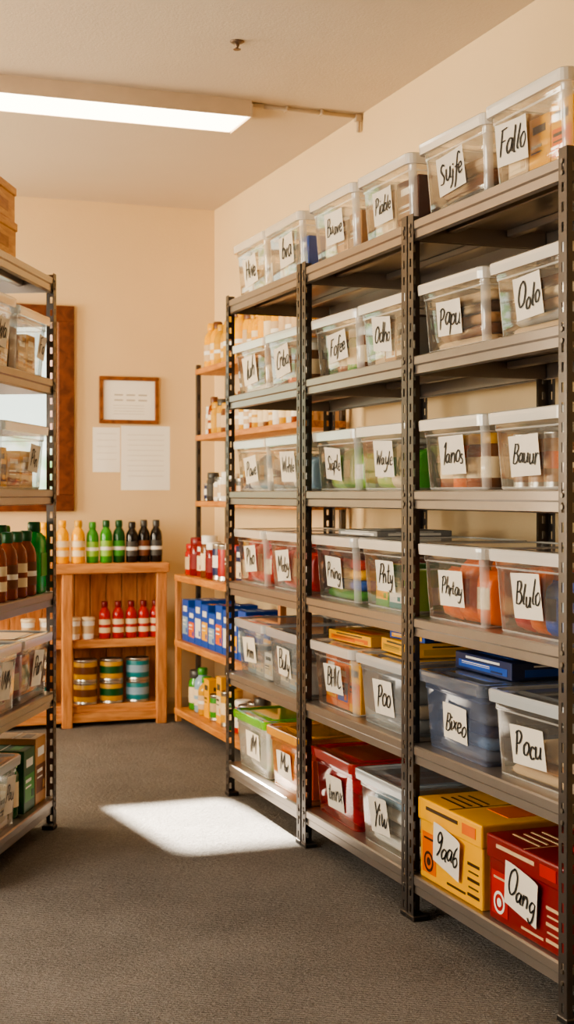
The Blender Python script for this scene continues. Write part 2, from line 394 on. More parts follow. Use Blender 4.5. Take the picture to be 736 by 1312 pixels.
def slab(name, x0, x1, y0, y1, z0, z1, m):
    mb = MB(); mb.box(((x0+x1)/2, (y0+y1)/2, (z0+z1)/2), (x1-x0, y1-y0, z1-z0)); return struct(name, mb.mesh(name, [m]))
slab('floor', XL-.15, XR+.15, YF-.15, YB+.15, -.12, 0, cm)
slab('ceiling', XL-.15, XR+.15, YF-.15, YB+.15, ZC, ZC+.12, ceilm)
slab('wall_right', XR, XR+.15, YF-.15, YB+.15, 0, ZC, wallm)
slab('wall_front', XL, XR, YF-.15, YF, 0, ZC, wallm)
wx0, wx1, wz0, wz1 = .2, 1.45, 1.26, 2.23
HL = [(2.5, 4.5, .8, 2.3), (5.9, 7.3, .9, 2.3)]
def holed(name, axis, fixed, thick, a0, a1, holes):
    mb = MB()
    def bx(p0, p1, z0, z1):
        if p1-p0 < 1e-5 or z1-z0 < 1e-5: return
        if axis == 'x': mb.box(((p0+p1)/2, fixed+thick/2, (z0+z1)/2), (p1-p0, abs(thick), z1-z0))
        else: mb.box((fixed+thick/2, (p0+p1)/2, (z0+z1)/2), (abs(thick), p1-p0, z1-z0))
    cur = a0
    for (h0, h1, z0, z1) in holes:
        bx(cur, h0, 0, ZC); bx(h0, h1, 0, z0); bx(h0, h1, z1, ZC); cur = h1
    bx(cur, a1, 0, ZC)
    struct(name, mb.mesh(name, [wallm]))
holed('wall_back', 'x', YB, .15, XL, XR, [(wx0, wx1, wz0, wz1)])
holed('wall_left', 'y', XL, -.15, YF-.15, YB+.15, HL)
slab('baseboard_back', XL, XR, YB-.015, YB, 0, .09, M('base_paint', (206, 178, 142), .5))

dkw = wood('dark_window_wood', (84, 40, 18), (122, 66, 34), (3, 3, 3))
sun_block = bpy.data.materials.new('sun_block_glow'); sun_block.use_nodes = True  # invented pane film: stops direct sun so only the floor patch is lit
N = sun_block.node_tree.nodes; L = sun_block.node_tree.links
tl = N.new('ShaderNodeBsdfTranslucent'); tl.inputs['Color'].default_value = (.75, .85, .7, 1)
em = N.new('ShaderNodeEmission'); em.inputs['Strength'].default_value = 2.4  # added glow standing in for bright greenery outside
nn = N.new('ShaderNodeTexNoise'); nn.inputs['Scale'].default_value = 5; rp = N.new('ShaderNodeValToRGB')
rp.color_ramp.elements[0].color = (.22, .5, .16, 1); rp.color_ramp.elements[1].color = (.95, 1, .9, 1)
rp.color_ramp.elements[0].position = .4; rp.color_ramp.elements[1].position = .6
tcx = N.new('ShaderNodeTexCoord'); L.new(tcx.outputs['Object'], nn.inputs['Vector']); L.new(nn.outputs['Fac'], rp.inputs['Fac']); L.new(rp.outputs['Color'], em.inputs['Color'])
dm_ = N.new('ShaderNodeMixShader'); dm_.inputs[0].default_value = .12
L.new(em.outputs[0], dm_.inputs[1]); L.new(tl.outputs[0], dm_.inputs[2]); L.new(dm_.outputs[0], N['Material Output'].inputs['Surface'])
glass = clearplastic('window_glass', (250, 255, 250), .03, .05)
mb = MB()
fw = .09
yt = YB-.015
for cx, cz, sx, sz in (((wx0+wx1)/2, wz1+fw/2, wx1-wx0+2*fw, fw), ((wx0+wx1)/2, wz0-fw/2, wx1-wx0+2*fw, fw), (wx0-fw/2, (wz0+wz1)/2, fw, wz1-wz0), (wx1+fw/2, (wz0+wz1)/2, fw, wz1-wz0)):
    mb.box((cx, yt, cz), (sx, .03, sz), 0, .004)
mb.box((.91, YB+.06, (wz0+wz1)/2), (.04, .04, wz1-wz0), 0)
mb.box(((wx0+wx1)/2, YB+.06, 1.605), (wx1-wx0, .04, .03), 0)
mb.box((wx1-.01, YB+.07, (wz0+wz1)/2), (.02, .13, wz1-wz0), 0)
mb.box(((wx0+.9)/2, YB+.07, (wz0+wz1)/2), (.9-wx0, .006, wz1-wz0), 1)
mb.box(((.93+wx1)/2, YB+.07, (wz0+1.59)/2), (wx1-.93, .006, 1.59-wz0), 1)
mb.box(((.93+wx1)/2, YB+.07, (wz1+1.62)/2), (wx1-.93, .004, wz1-1.62), 2)
struct('window_1', mb.mesh('window_1', [dkw, sun_block, glass]))
for k, (h0, h1, z0, z1) in enumerate(HL):  # unseen left-wall windows, added to house the fill lamps
    mb = MB(); x = XL+.01
    mb.box((x, (h0+h1)/2, z1+.04), (.04, h1-h0+.16, .08)); mb.box((x, (h0+h1)/2, z0-.04), (.04, h1-h0+.16, .08))
    mb.box((x, h0-.04, (z0+z1)/2), (.04, .08, z1-z0)); mb.box((x, h1+.04, (z0+z1)/2), (.04, .08, z1-z0)); mb.box((x-.01, (h0+h1)/2, (z0+z1)/2), (.04, .04, z1-z0))
    struct('window_%d' % (k+2), mb.mesh('window', [dkw]))

# ------------------------------------------------------------------ ceiling things
mb = MB(); mb.box((0, 0, .052), (1.5, .28, .045), 0, .006)
mb.box((.746, 0, .03), (.012, .29, .06), 0, .003); mb.box((-.746, 0, .03), (.012, .29, .06), 0, .003)
mb.box((0, -.138, .04), (1.49, .008, .07), 0); mb.box((0, .138, .04), (1.49, .008, .07), 0)
hm = mb.mesh('housing', [M('fixture_enamel', (206, 184, 158), .4)])
mb = MB(); mb.box((0, 0, .018), (1.475, .265, .026), 0, .008)
dm = mb.mesh('diffuser', [M('light_diffuser', (255, 238, 208), .4, var=.01, emis=8.)])
thing('ceiling_light', 'long fluorescent ceiling light with glowing flat diffuser', 'ceiling light', (1.105, 5.66, ZC-.075), 0, [('housing', hm), ('diffuser', dm)])
mb = MB(); zc = ZC-.012; cy = 5.56
mb.tube((1.862, cy, zc), (2.35, cy, zc), .009); mb.tube((2.355, cy, zc+.008), (2.355, cy, ZC-.08), .009)
mb.box((2.352, cy, ZC-.02), (.03, .03, .03), 0, .005); mb.box((1.89, cy, zc), (.05, .03, .02), 0, .004)
for x in (2.02, 2.18): mb.box((x, cy, zc), (.012, .04, .023), 0, .003)
thing('electrical_conduit', 'thin painted conduit running from light to wall along ceiling', 'conduit', (0, 0, 0), 0, me=mb.mesh('conduit', [M('conduit_paint', (186, 166, 142), .5)]))
mb = MB(); mb.lathe([(.026, 0), (.026, -.003), (.018, -.008), (.010, -.009), (.008, -.018), (.005, -.022), (.005, -.027), (.014, -.029), (.014, -.031)], n=16)
thing('sprinkler_head', 'small metal fire sprinkler head on ceiling', 'sprinkler', (1.56, 4.82, ZC), 0, me=mb.mesh('sprinkler', [M('brass_dark', (120, 100, 84), .4, .7)]))

# ------------------------------------------------------------------ metal shelving
steel = M('bronze_steel', (156, 146, 138), .3, .7, var=.14, sc=7, bump=.03, bsc=90)
steel_post = M('post_steel', (92, 85, 81), .36, .65, var=.14, sc=9)
blackp = M('black_plastic', (28, 26, 26), .5)
PH = 2.10
def post_mesh(sx, sy):
    mb = MB(); W = .038; xs = [0, .014, .024, W]
    def flange(fn):
        z = .0; bands = []
        while z < PH-.05: bands += [(z, z+.024, False), (z+.024, z+.048, True)]; z += .048
        bands.append((z, PH, False))
        for z0, z1, hole in bands:
            for i in range(3):
                if hole and i == 1: continue
                mb.quad([fn(xs[i], z0), fn(xs[i+1], z0), fn(xs[i+1], z1), fn(xs[i], z1)])
    flange(lambda a, z: (-sx*a, 0, z)); flange(lambda a, z: (0, -sy*a, z))
    bmesh.ops.remove_doubles(mb.bm, verts=mb.bm.verts, dist=1e-5)
    mb.box((-sx*.02, -sy*.02, .008), (.046, .046, .016), 1, .003)
    return mb.mesh('post', [steel_post, blackp])
UD = .48; UW = .895
POSTS = {(sx, sy): post_mesh(sx, sy) for sx in (-1, 1) for sy in (-1, 1)}
def shelf_mesh():
    mb = MB(); w = UW-.008; y = UD/2-.003
    mb.box((0, 0, -.0025), (w, UD-.012, .005), 0, .001, 1)
    for s in (-1, 1):
        prof = [(0, 0), (-.006, -.004), (-.006, -.026), (-.001, -.031), (-.001, -.054), (.012, -.058), (.012, -.054), (.003, -.05), (.006, -.002)]
        loops = []
        for x in (-w/2, w/2):
            lp = [(x, s*(-1)*(-y+.004+py) if s > 0 else (-y+.004+py), pz) for py, pz in prof]
            loops.append(lp)
        mb.loft(loops, 0, smooth=False)
        mb.box((s*(w/2-.003), 0, -.028), (.004, UD-.03, .052), 0)
        for sy in (-1, 1):
            for dz in (-.014, -.042):
                mb.tube((s*(UW/2-.019), sy*(UD/2-.002), dz), (s*(UW/2-.019), sy*(UD/2+.005), dz), .006, 1, 8)
    for yy in (-.1, .1): mb.box((0, yy, -.016), (w-.02, .03, .022), 0, .003, 1)
    bmesh.ops.recalc_face_normals(mb.bm, faces=mb.bm.faces)
    return mb.mesh('shelf', [steel, M('bolt_steel', (130, 122, 114), .35, .9)])
SHELF = shelf_mesh()
LV = [.138, .523, .901, 1.279, 1.678, 2.08]
def shelving(loc, rz, label, lv, grp=None):
    e = thing('shelving_unit', label, 'shelving unit', loc, rz, [], grp)
    for (sx, sy), me in POSTS.items():
        p = obj('post', me, (sx*UW/2, sy*UD/2, 0), (0, 0, 0), e)
        md = p.modifiers.new('t', 'SOLIDIFY'); md.thickness = .0022; md.offset = 0
    for z in lv: obj('shelf', SHELF, (0, 0, z), (0, 0, 0), e)
    return e
RXC = 1.758+UD/2; RZ = -math.pi/2
UY = [5.135, 4.226, 3.324]
for k, y in enumerate(UY):
    shelving((RXC, y, 0), RZ, 'dark bronze slotted steel shelving unit with six shelves of bins', LV, 'steel shelving row along the wall')

WORDS = [
 [("Hive","bva"),("Buave","Piable"),("Sujfe","Fallo")],
 [("luh","Cnba"),("Fofee","Odho"),("Papu","Oolo")],
 [("Powe","Wrhle"),("Siaple","Wayle"),("1anos","Bauur")],
 [("Pho","Moby"),("Pning","Pnty"),("Phrtay","Blulo")],
 [("Inm","Buly"),("BHIC","Poo"),("Bixeo","Pocu")],
 [("IM","Mw"),("tmnx","Yiw"),(None,None)]]
BC, LC = 'bin_clear', 'lid_clear'
SPEC = [
 [[(BC,LC,'box',['beige','cream','white'],.6),(BC,LC,'box',['white',('light blue','white'),('blue','light blue')],.8)],
  [(BC,LC,'box',['beige',('brown','tan'),('tan','brown')],.8),(BC,LC,'box',[('beige','cream'),('maroon','brown')],.88)],
  [(BC,LC,'cloth',['dark grey','brown','beige'],.7),(BC,LC,'box',[('beige','cream'),('yellow','yellow'),('yellow','orange')],.97)]],
 [[(BC,LC,'cloth',['white','beige','cream','tan'],.85),(BC,LC,'jar',[('brown','white'),('orange','white'),('amber','white'),('brown','white')],.85)],
  [(BC,LC,'jar',[('dark green','white'),('amber','gold'),('green','white'),('brown','white')],.88),(BC,LC,'box',['beige',('tan','white'),('dark brown','cream'),'grey'],.9)],
  [(BC,LC,'cloth',['beige','brown','tan','dark brown','beige'],.9),(BC,LC,'cloth',['beige','grey','tan','cream','brown'],.85)]],
 [[(BC,LC,'pouch',['white','light blue','grey'],.85),(BC,LC,'pouch',['grey','white',('light blue','white')],.85)],
  [(BC,LC,'pouch',[('light green','green'),('green','cream'),('light green','white')],.85),(BC,LC,'pouch',[('light green','cream'),('cream','green'),('green','light green')],.85)],
  [(BC,LC,'jar',[('amber','brown'),('orange','gold'),('amber','gold'),('brown','gold')],.9),(BC,LC,'can',[('brown','tan'),('tan','brown'),('tan','orange'),('brown','cream')],.85)]],
 [[(BC,LC,'pouch',['pink',('pink','white'),'red'],.92),(BC,LC,'pouch',[('pink','white'),'pink',('red','white')],.92)],
  [(BC,LC,'cloth',['green','blue','yellow','red','maroon'],.95),(BC,LC,'box',[('green','yellow'),('teal','white'),('light green','white')],.75)],
  [(BC,LC,'pouch',[('orange','tan'),('orange','red'),('orange','cream')],.95),(BC,LC,'pouch',[('red','pink'),('orange','red'),('blue','dark blue'),('blue','light blue')],.9)]],
 [[('bin_grey','lid_grey','box',['light blue','grey','white'],.6),('bin_grey','lid_grey','box',['grey','light blue','white'],.6)],
  [(BC,LC,'box',[('orange','yellow'),('orange','blue'),('yellow','orange')],.97),('bin_grey','lid_grey','cloth',['grey','beige','grey'],.7)],
  [('bin_blue','lid_blue','cloth',['grey','light blue','dark blue','grey'],.7),(BC,'lid_grey','cloth',['beige','tan','beige'],.45)]],
 [[('bin_white','lid_green','pouch',['white','light green'],.7),('bin_orange','lid_yellow','box',['orange',('yellow','orange'),'orange'],.8)],
  [('bin_red','lid_red','cloth',['red','dark red','pink'],.8),(BC,'lid_grey','cloth',['white','grey','white','light blue'],.85)],
  [None, None]]]
HROW = [.215, .2, .2, .215, .22, .225]
rnd = random.Random(3)
BINPOS = {}
for r in range(6):
    z = LV[5-r]
    for u in range(3):
        for s in range(2):
            sp = SPEC[r][u][s]; w = .382; d = .40; h = HROW[r]
            yc = UY[u]+(.211 if s == 0 else -.211)
            if r == 0: yc += rnd.uniform(-.006, .006)
            x = 1.777+d/2+rnd.uniform(0, .012); rz = RZ+(rnd.uniform(-.025, .025))
            loc = Vector((x, yc, z)); BINPOS[(r, u, s)] = (loc, h)
            if sp is None: continue
            body, lid, kind, cols, frac = sp
            lx = rnd.uniform(-.04, .02)
            if (r, u, s) == (0, 2, 1): lx = -.075
            storage_bin(loc, rz, w, d, h, body, lid, WORDS[r][u][s], round(.150+.004*rnd.randint(-2, 3), 3), round(.106+.004*rnd.randint(-2, 3), 3), lx, rnd.uniform(.44, .5), rnd.uniform(-.11, .06), (kind, cols, frac),
                        ', holding %s' % {'box':'cartons','cloth':'folded cloth','jar':'jars','can':'tins','pouch':'pouches'}[kind], 'storage bins on the steel shelving')

def big_carton(loc, rz, w, d, h, c1, c2, word, label, dark):
    mb = MB(); mb.box((0, 0, h*.4), (w*.97, d*.97, h*.8), 0, .006)
    yf = -d*.485-.0008
    mb.box((-w*.33, yf, h*.34), (w*.22, .0016, h*.5), 1)
    for k in range(5): mb.box((w*.36, yf, h*(.12+.09*k)), (w*(.17-.03*(k % 2)), .0016, .004 if k % 2 else .008), 2)
    mb.box((w*.1, yf, h*.1), (w*.28, .0016, .006), 2); mb.box((-w*.33, yf-.0006, h*.52), (w*.16, .0016, .006), 2)
    mb.box((w*.485+.0008, 0, h*.35), (.0016, d*.7, h*.3), 1)
    for k in range(3): mb.box((w*.485+.0016, -d*.1, h*(.25+.1*k)), (.0016, d*.4, .008), 2)
    body = mb.mesh('carton_body', [CM(c1, .35), CM(c2, .35), CM(dark, .4)])
    mb = MB(); mb.box((0, 0, h*.86), (w, d, h*.28), 0, .006)
    mb.box((-w*.1, -d/2-.0008, h*.9), (w*.5, .0016, .010), 2); mb.box((w*.32, -d/2-.0008, h*.87), (w*.2, .0016, .03), 1)
    mb.box((w*.22, -d*.1, h+.0008), (w*.3, d*.25, .0016), 1); mb.box((-w*.22, d*.14, h+.0008), (w*.36, d*.12, .0016), 1)
    for k in range(4): mb.box((-w*.2, -d*.36+.028*k, h+.0008), (w*(.36-.05*(k % 2)), .006, .0016), 2)
    mb.box((w*.22, d*.25, h+.0008), (w*.36, .012, .0016), 2); mb.box((0, 0, h+.0004), (.004, d*.98, .0012), 2)
    mb.box((w/2+.0008, 0, h*.87), (.0016, d*.6, .02), 2)
    lid = mb.mesh('carton_lid', [CM(c1, .35), CM(c2, .35), CM(dark, .4)])
    mb = MB(); n = 24
    mb.loft([[(a*math.cos(2*math.pi*i/n), 0, b2*math.sin(2*math.pi*i/n)) for i in range(n)] for a, b2 in ((.030, .030), (.022, .022))], 0, False, False)
    mb.loft([[(a*math.cos(2*math.pi*i/n), 0, b2*math.sin(2*math.pi*i/n)) for i in range(n)] for a, b2 in ((.012, .012), (.0001, .0001))], 0, False, False)
    emb = mb.mesh('emblem', [CM('white' if 'red' in c1 else dark, .4)])
    e = thing('lidded_carton', label, 'carton', loc, rz, [('body', body), ('lid', lid), ('printed_emblem', emb, (-w*.33, -d*.485-.003, h*.24))], 'printed cartons on the lowest steel shelf')
    lb = obj('paper_label', paper_mesh(.165, .115, 2), (-.0, -d/2-.003, h*.5), (0, .12, 0), e)
    obj('lettering', word_mesh(word, .165, .115), (0, -.0028, 0), (0, 0, 0), lb)
l, _ = BINPOS[(5, 2, 0)]
big_carton(Vector((1.772+.2, l.y, l.z)), RZ, .40, .40, .235, 'yellow', 'orange', '9aa6', 'yellow printed cardboard carton with lid and handwritten label', 'dark brown')
l, _ = BINPOS[(5, 2, 1)]
big_carton(Vector((1.772+.2, l.y, l.z)), RZ, .39, .40, .225, 'dark red', 'red', 'Oang', 'red printed cardboard carton with lid and handwritten label', 'beige')
def flat(loc, rz, w, d, h, c1, c2, lab):
    thing('flat_carton', lab, 'carton', loc, rz, me=carton_mesh(w, d, h, c1, c2), group='flat cartons lying on bin lids')
def on_top(r, u, s, dx, dy, extra=0.):
    l, h = BINPOS[(r, u, s)]; return Vector((l.x+dx, l.y+dy, l.z+h+.0075+extra))
flat(on_top(4, 1, 0, .0, .02), RZ+.05, .34, .26, .035, 'yellow', 'orange', 'flat yellow carton lying on an orange bin')
flat(on_top(4, 1, 1, .03, .06), RZ-.06, .26, .30, .045, 'yellow', 'gold', 'flat yellow carton lying on a grey bin')
flat(on_top(4, 1, 1, .03, .06, .046), RZ+.1, .22, .24, .03, 'blue', 'yellow', 'flat blue carton stacked on a yellow carton')
flat(on_top(4, 2, 0, .05, .02), RZ, .34, .28, .05, 'dark blue', 'blue', 'dark blue flat carton lying on a grey-blue bin')
flat(on_top(3, 1, 0, .02, -.02), RZ, .34, .28, .02, 'grey', 'white', 'flat grey carton lying on a bin lid')

# ------------------------------------------------------------------ small shelf goods
@cached
def bottle_meshes(r, h, c, cap, lab):
    mb = MB(); mb.lathe([(r*.9, 0), (r, h*.025), (r, h*.60), (r*.97, h*.66), (r*.86, h*.73), (r*.62, h*.79), (r*.5, h*.82), (r*.48, h*.87)])
    a = mb.mesh('bottle_body', [CM(c, .14)])
    mb = MB(); mb.lathe([(r*.56, h*.84), (r*.58, h*.85), (r*.58, h*.97), (r*.5, h)]); b = mb.mesh('cap', [CM(cap, .35)])
    mb = MB(); mb.lathe([(r*1.015, h*.16), (r*1.015, h*.52)], cb=False, ct=False); mb.lathe([(r*1.025, h*.3), (r*1.025, h*.38)], mi=1, cb=False, ct=False)
    c_ = mb.mesh('label', [CM(lab, .6), CM('white' if lab not in ('white', 'cream') else c, .5)])
    return [('body', a), ('cap', b), ('label', c_)]
@cached
def jar_parts(r, h, c, lid, lab):
    mb = MB(); mb.lathe([(r*.9, 0), (r, .006), (r, h*.7), (r*.82, h*.78), (r*.8, h*.83)]); a = mb.mesh('jar_body', [CM(c, .14)])
    mb = MB(); mb.lathe([(r*.87, h*.8), (r*.89, h*.81), (r*.89, h*.98), (r*.8, h)]); b = mb.mesh('lid', [CM(lid, .35)])
    mb = MB(); mb.lathe([(r*1.015, h*.18), (r*1.015, h*.58)], cb=False, ct=False); c_ = mb.mesh('label', [CM(lab, .6)])
    return [('body', a), ('lid', b), ('label', c_)]
@cached
def can_parts(r, h, c1, c2):
    mb = MB(); mb.lathe([(r*.97, 0), (r, .003), (r, .007), (r*.965, .012), (r*.965, h-.012), (r, h-.007), (r, h-.002), (r*.95, h), (r*.93, h-.004)], n=24)
    a = mb.mesh('can_body', [M('tin', (190, 186, 178), .3, .9)])
    mb = MB(); mb.lathe([(r*.975, h*.13), (r*.98, h*.14), (r*.98, h*.86), (r*.975, h*.87)], n=24, cb=False, ct=False)
    mb.lathe([(r*.985, h*.35), (r*.985, h*.68)], mi=1, n=24, cb=False, ct=False)
    return [('body', a), ('label', mb.mesh('can_label', [CM(c1, .35), CM(c2, .35)]))]
@cached
def tub_parts(r, h):
    mb = MB(); mb.lathe([(r*.8, 0), (r*.82, .004), (r*.97, h*.86)]); a = mb.mesh('tub_body', [CM('white', .4)])
    mb = MB(); mb.lathe([(r, h*.84), (r*1.04, h*.86), (r*1.04, h*.97), (r*.96, h)]); b = mb.mesh('tub_lid', [CM('cream', .4)])
    mb = MB(); mb.lathe([(r*.88, h*.25), (r*.945, h*.62)], cb=False, ct=False); c = mb.mesh('tub_label', [CM('beige', .6)])
    return [('body', a), ('lid', b), ('label', c)]

# ------------------------------------------------------------------ pine shelf on the back wall
pineH = wood('pine_long', (186, 120, 68), (220, 158, 100), (1.2, 9, 9))
pineV = wood('pine_upright', (180, 114, 64), (214, 150, 94), (9, 9, 1.2))
px0, px1, py0, py1 = .72, 2.0, 7.43, 7.73
parts = []
for x in (px0+.03, 1.445, px1-.03):
    for y, sy in ((py0+.02, .04), (py1-.03, .03)):
        mb = MB(); mb.box((0, 0, .417), (.055, sy, .834), 0, .004); parts.append(('post', mb.mesh('pine_post', [pineV]), (x-1.36, y-7.58, 0)))
for z, t in ((.887, .053), (.47, .045), (.115, .045)):
    mb = MB(); mb.box((0, 0, -t/2), (px1-px0+(.02 if z > .8 else -.0), py1-py0+(.02 if z > .8 else -.01)-(0 if z > .8 else .045), t), 0, .005)
    parts.append(('shelf_board', mb.mesh('pine_board', [pineH]), (0, 0 if z > .8 else .015, z)))
mb = MB(); n = 14
for i in range(n):
    wv_ = (px1-px0-.02)/n; mb.box((-(px1-px0-.02)/2+wv_*(i+.5), 0, .45), (wv_-.004, .01, .74), 0, .002, 1)
parts.append(('back_panel', mb.mesh('pine_planks', [pineV]), (0, 7.722-7.58, 0)))
mb = MB(); mb.box((0, 0, .0), (px1-px0-.05, .02, .05), 0, .003)
parts.append(('side_rail', mb.mesh('pine_rail', [pineH]), (0, py0+.03-7.58, .05)))
thing('wooden_shelf', 'low pine shelf with plank back holding bottles and cans', 'wooden shelf', (1.36, 7.58, 0), 0, parts)

bt = [(1.335,'yellow','yellow','cream'),(1.437,'yellow','yellow','cream'),(1.523,'yellow','gold','cream'),(1.604,'green','green','light green'),(1.678,'green','dark green','light green'),(1.752,'dark green','dark green','green'),
      (1.824,'black','black','dark grey'),(1.894,'black','dark grey','brown'),(1.962,'black','dark grey','dark grey')]
for i, (x, c, cap, lab) in enumerate(bt):
    thing('bottle', '%s bottle with screw cap standing on pine shelf' % c, 'bottle', (x, 7.53+.01*(i % 2), .887), .3*i, bottle_meshes(.037 if i < 3 else .034, .235 if i % 3 else .225, c, cap, lab), 'bottles on the pine shelf top')
for i, x in enumerate((1.67, 1.745, 1.819, 1.889, 1.957)):
    thing('bottle', 'red sauce bottle with dark cap on pine shelf', 'bottle', (x, 7.53, .47), .2, bottle_meshes(.032, .205, 'red', 'dark red', 'cream'), 'red sauce bottles')
for i, x in enumerate((1.25, 1.35, 1.50, 1.58)):
    thing('plastic_tub', 'white plastic tub with lid on pine shelf', 'tub', (x, 7.54, .47), 0, tub_parts(.038, .12), 'white tubs')
for i, (x, c) in enumerate(((1.565, 'gold'), (1.71, 'gold'), (1.858, 'teal'))):
    for k in range(2):
        thing('food_can', '%s labelled tin can stacked on pine shelf' % c, 'can', (x, 7.54, .115+.1225*k), .4*k, can_parts(.066, .122, c, ('brown', 'dark green')[i % 2] if c == 'gold' else 'light blue'), 'large stacked tins')
for i, x in enumerate((.85, 1.0, 1.15, 1.3)):
    thing('food_can', 'teal labelled tin can on pine shelf', 'can', (x, 7.55, .115), 0, can_parts(.06, .122, 'teal', 'cream'), 'large stacked tins')

# ------------------------------------------------------------------ pine and metal rack by the right wall
RY0, RY1 = 5.68, 7.40
parts = []
def bd(x0, x1, z, t=.035):
    mb = MB(); mb.box((0, 0, -t/2), (x1-x0, RY1-RY0, t), 0, .004)
    parts.append(('shelf_board', mb.mesh('rack_board', [wood('pine_rack', (180, 110, 50), (214, 148, 80), (9, 1.2, 9))]), ((x0+x1)/2-2.2, 0, z)))
for z in (.09, .465, .824): bd(2.03, 2.345, z)
for z in (1.227, 1.59, 1.955): bd(2.15, 2.345, z, .03)
for y in (RY0+.015, RY1-.015):
    for x, hh in ((2.165, 1.98), (2.335, 1.98)):
        mb = MB(); mb.box((0, 0, hh/2), (.025, .025, hh), 0, .002)
        for k in range(18): mb.box((0, -.0128, .1+k*.1), (.008, .001, .03), 1)
        parts.append(('post', mb.mesh('rack_post', [steel_post, blackp]), (x-2.2, y-6.54, 0)))
    mb = MB(); mb.box((0, 0, .41), (.03, .03, .79), 0, .003); parts.append(('front_post', mb.mesh('rack_front_post', [pineV]), (2.05-2.2, y-6.54, .0)))
thing('storage_rack', 'tall rack with pine boards and dark steel posts along wall', 'shelf', (2.2, (RY0+RY1)/2, 0), 0, parts)
rnd = random.Random(11)
def place_any(x, y, z, r, h, cols, lids, kinds, grp):
    c = rnd.choice(cols); ld = rnd.choice(lids); k = rnd.choice(kinds); h = round(h*rnd.choice((.82, .92, 1, 1.08)), 3)
    lb = rnd.choice(('cream', 'beige', c, ld))
    if k == 'bottle': thing('bottle', c+' bottle standing on pine rack board', 'bottle', (x, y, z), 0, bottle_meshes(r, h, c, ld, lb), grp)
    elif k == 'jar': thing('jar', c+' jar with lid on pine rack board', 'jar', (x, y, z), 0, jar_parts(r, round(h*.9, 3), c, ld, lb), grp)
    elif k == 'can': thing('food_can', c+' labelled tin can on pine rack board', 'can', (x, y, z), 0, can_parts(r, round(h*.75, 3), c, lb), grp)
    else: thing('food_carton', c+' food carton on pine rack board', 'carton', (x+.02, y, z), -math.pi/2, me=carton_mesh(round(r*1.9, 3), .11, h, c, lb), group=grp)
def row2(x, z, step, r, h, cols, lids, kinds, grp, y0=RY0+.12, y1=RY1-.08):
    y = y1
    while y > y0: place_any(x+rnd.uniform(-.008, .008), y, z, r, h, cols, lids, kinds, grp); y -= step
row2(2.225, 1.955, .093, .043, .27, ['yellow', 'gold', 'yellow', 'yellow'], ['gold', 'yellow', 'brown'], ['bottle', 'jar', 'bottle'], 'yellow bottles on rack')
row2(2.215, 1.59, .077, .035, .19, ['amber', 'gold', 'brown', 'beige', 'white', 'gold'], ['white', 'gold', 'brown', 'dark grey'], ['jar', 'jar', 'bottle', 'bottle'], 'spice jars on rack')
row2(2.215, 1.227, .08, .036, .16, ['dark grey', 'light blue', 'white', 'brown', 'dark blue'], ['white', 'dark grey', 'gold'], ['jar', 'can', 'jar'], 'short jars on rack')
row2(2.12, .824, .1, .047, .23, ['dark red', 'dark blue', 'red', 'dark red', 'brown', 'red'], ['dark red', 'red', 'dark blue', 'white', 'gold'], ['jar', 'can', 'jar', 'bottle', 'box'], 'preserve jars on rack')
y = RY1-.1; i = 0
while y > RY0+.12:
    thing('food_carton', 'blue cardboard food carton on pine rack board', 'carton', (2.16, y, .465), -math.pi/2, me=carton_mesh(.115, .19, (.225, .19, .24)[i % 3], 'blue', ['light blue', 'orange', 'white', 'yellow'][i % 4]), group='blue cartons on rack'); y -= .124; i += 1
row2(2.13, .09, .1, .046, .22, ['cream', 'white', 'yellow', 'green', 'light blue', 'dark green', 'gold', 'red'], ['white', 'green', 'gold', 'dark grey'], ['jar', 'can', 'box', 'jar', 'bottle'], 'mixed goods on lowest rack board', RY0+.14, RY1-.1)

# ------------------------------------------------------------------ wall papers
mb = MB(); w, h = .346, .268; t = .022
for cx, cz, sx, sz in ((0, h/2-t/2, w, t), (0, -h/2+t/2, w, t), (-w/2+t/2, 0, t, h-2*t), (w/2-t/2, 0, t, h-2*t)): mb.box((cx, 0, cz), (sx, .02, sz), 0, .003)
fr = mb.mesh('frame', [wood('frame_wood', (108, 62, 30), (150, 92, 48), (4, 4, 4))])
mb = MB(); mb.box((0, .004, 0), (w-2*t, .004, h-2*t), 0)
for k in range(2):
    for j in range(3): mb.box((-.06+.07*j, .0015, .03-k*.03), (.05, .001, .008), 1)
for k in range(4): mb.box((0, .0015, -.03-k*.016), (.18, .001, .0018), 1)
ct = mb.mesh('certificate', [M('certificate_paper', (250, 248, 242), .7, var=.02), M('faint_print', (186, 178, 168), .7)])
thing('framed_certificate', 'wood framed printed certificate hanging on cream wall', 'picture frame', (1.858, YB-.0105, 1.80), 0, [('frame', fr), ('certificate', ct)])
def sheet(x0, x1, z0, z1, lines, lab):
    mb = MB(); w = x1-x0; h = z1-z0; n = 8
    vs = [[mb.bm.verts.new((w*(i/n-.5), -.004*math.sin(i/n*math.pi)**2*(1-j/n), h*(j/n-.5))) for i in range(n+1)] for j in range(n+1)]
    for j in range(n):
        for i in range(n): mb.bm.faces.new((vs[j][i], vs[j][i+1], vs[j+1][i+1], vs[j+1][i])).smooth = True
    for k in range(lines): mb.box((0, -.0046, h*.36-k*h*.72/lines), (w*.74, .0006, .0014), 1)
    thing('wall_notice', lab, 'paper_notice', ((x0+x1)/2, YB-.0005, (z0+z1)/2), 0, me=mb.mesh('notice', [M('notice_paper', (252, 250, 244), .8, var=.02), M('faint_print', (186, 178, 168), .7)]))  # paper notices on the wall, not posters
sheet(1.650, 1.808, 1.39, 1.644, 5, 'small plain paper notice taped to cream wall')
sheet(1.813, 2.101, 1.288, 1.655, 9, 'large printed paper notice taped to cream wall')

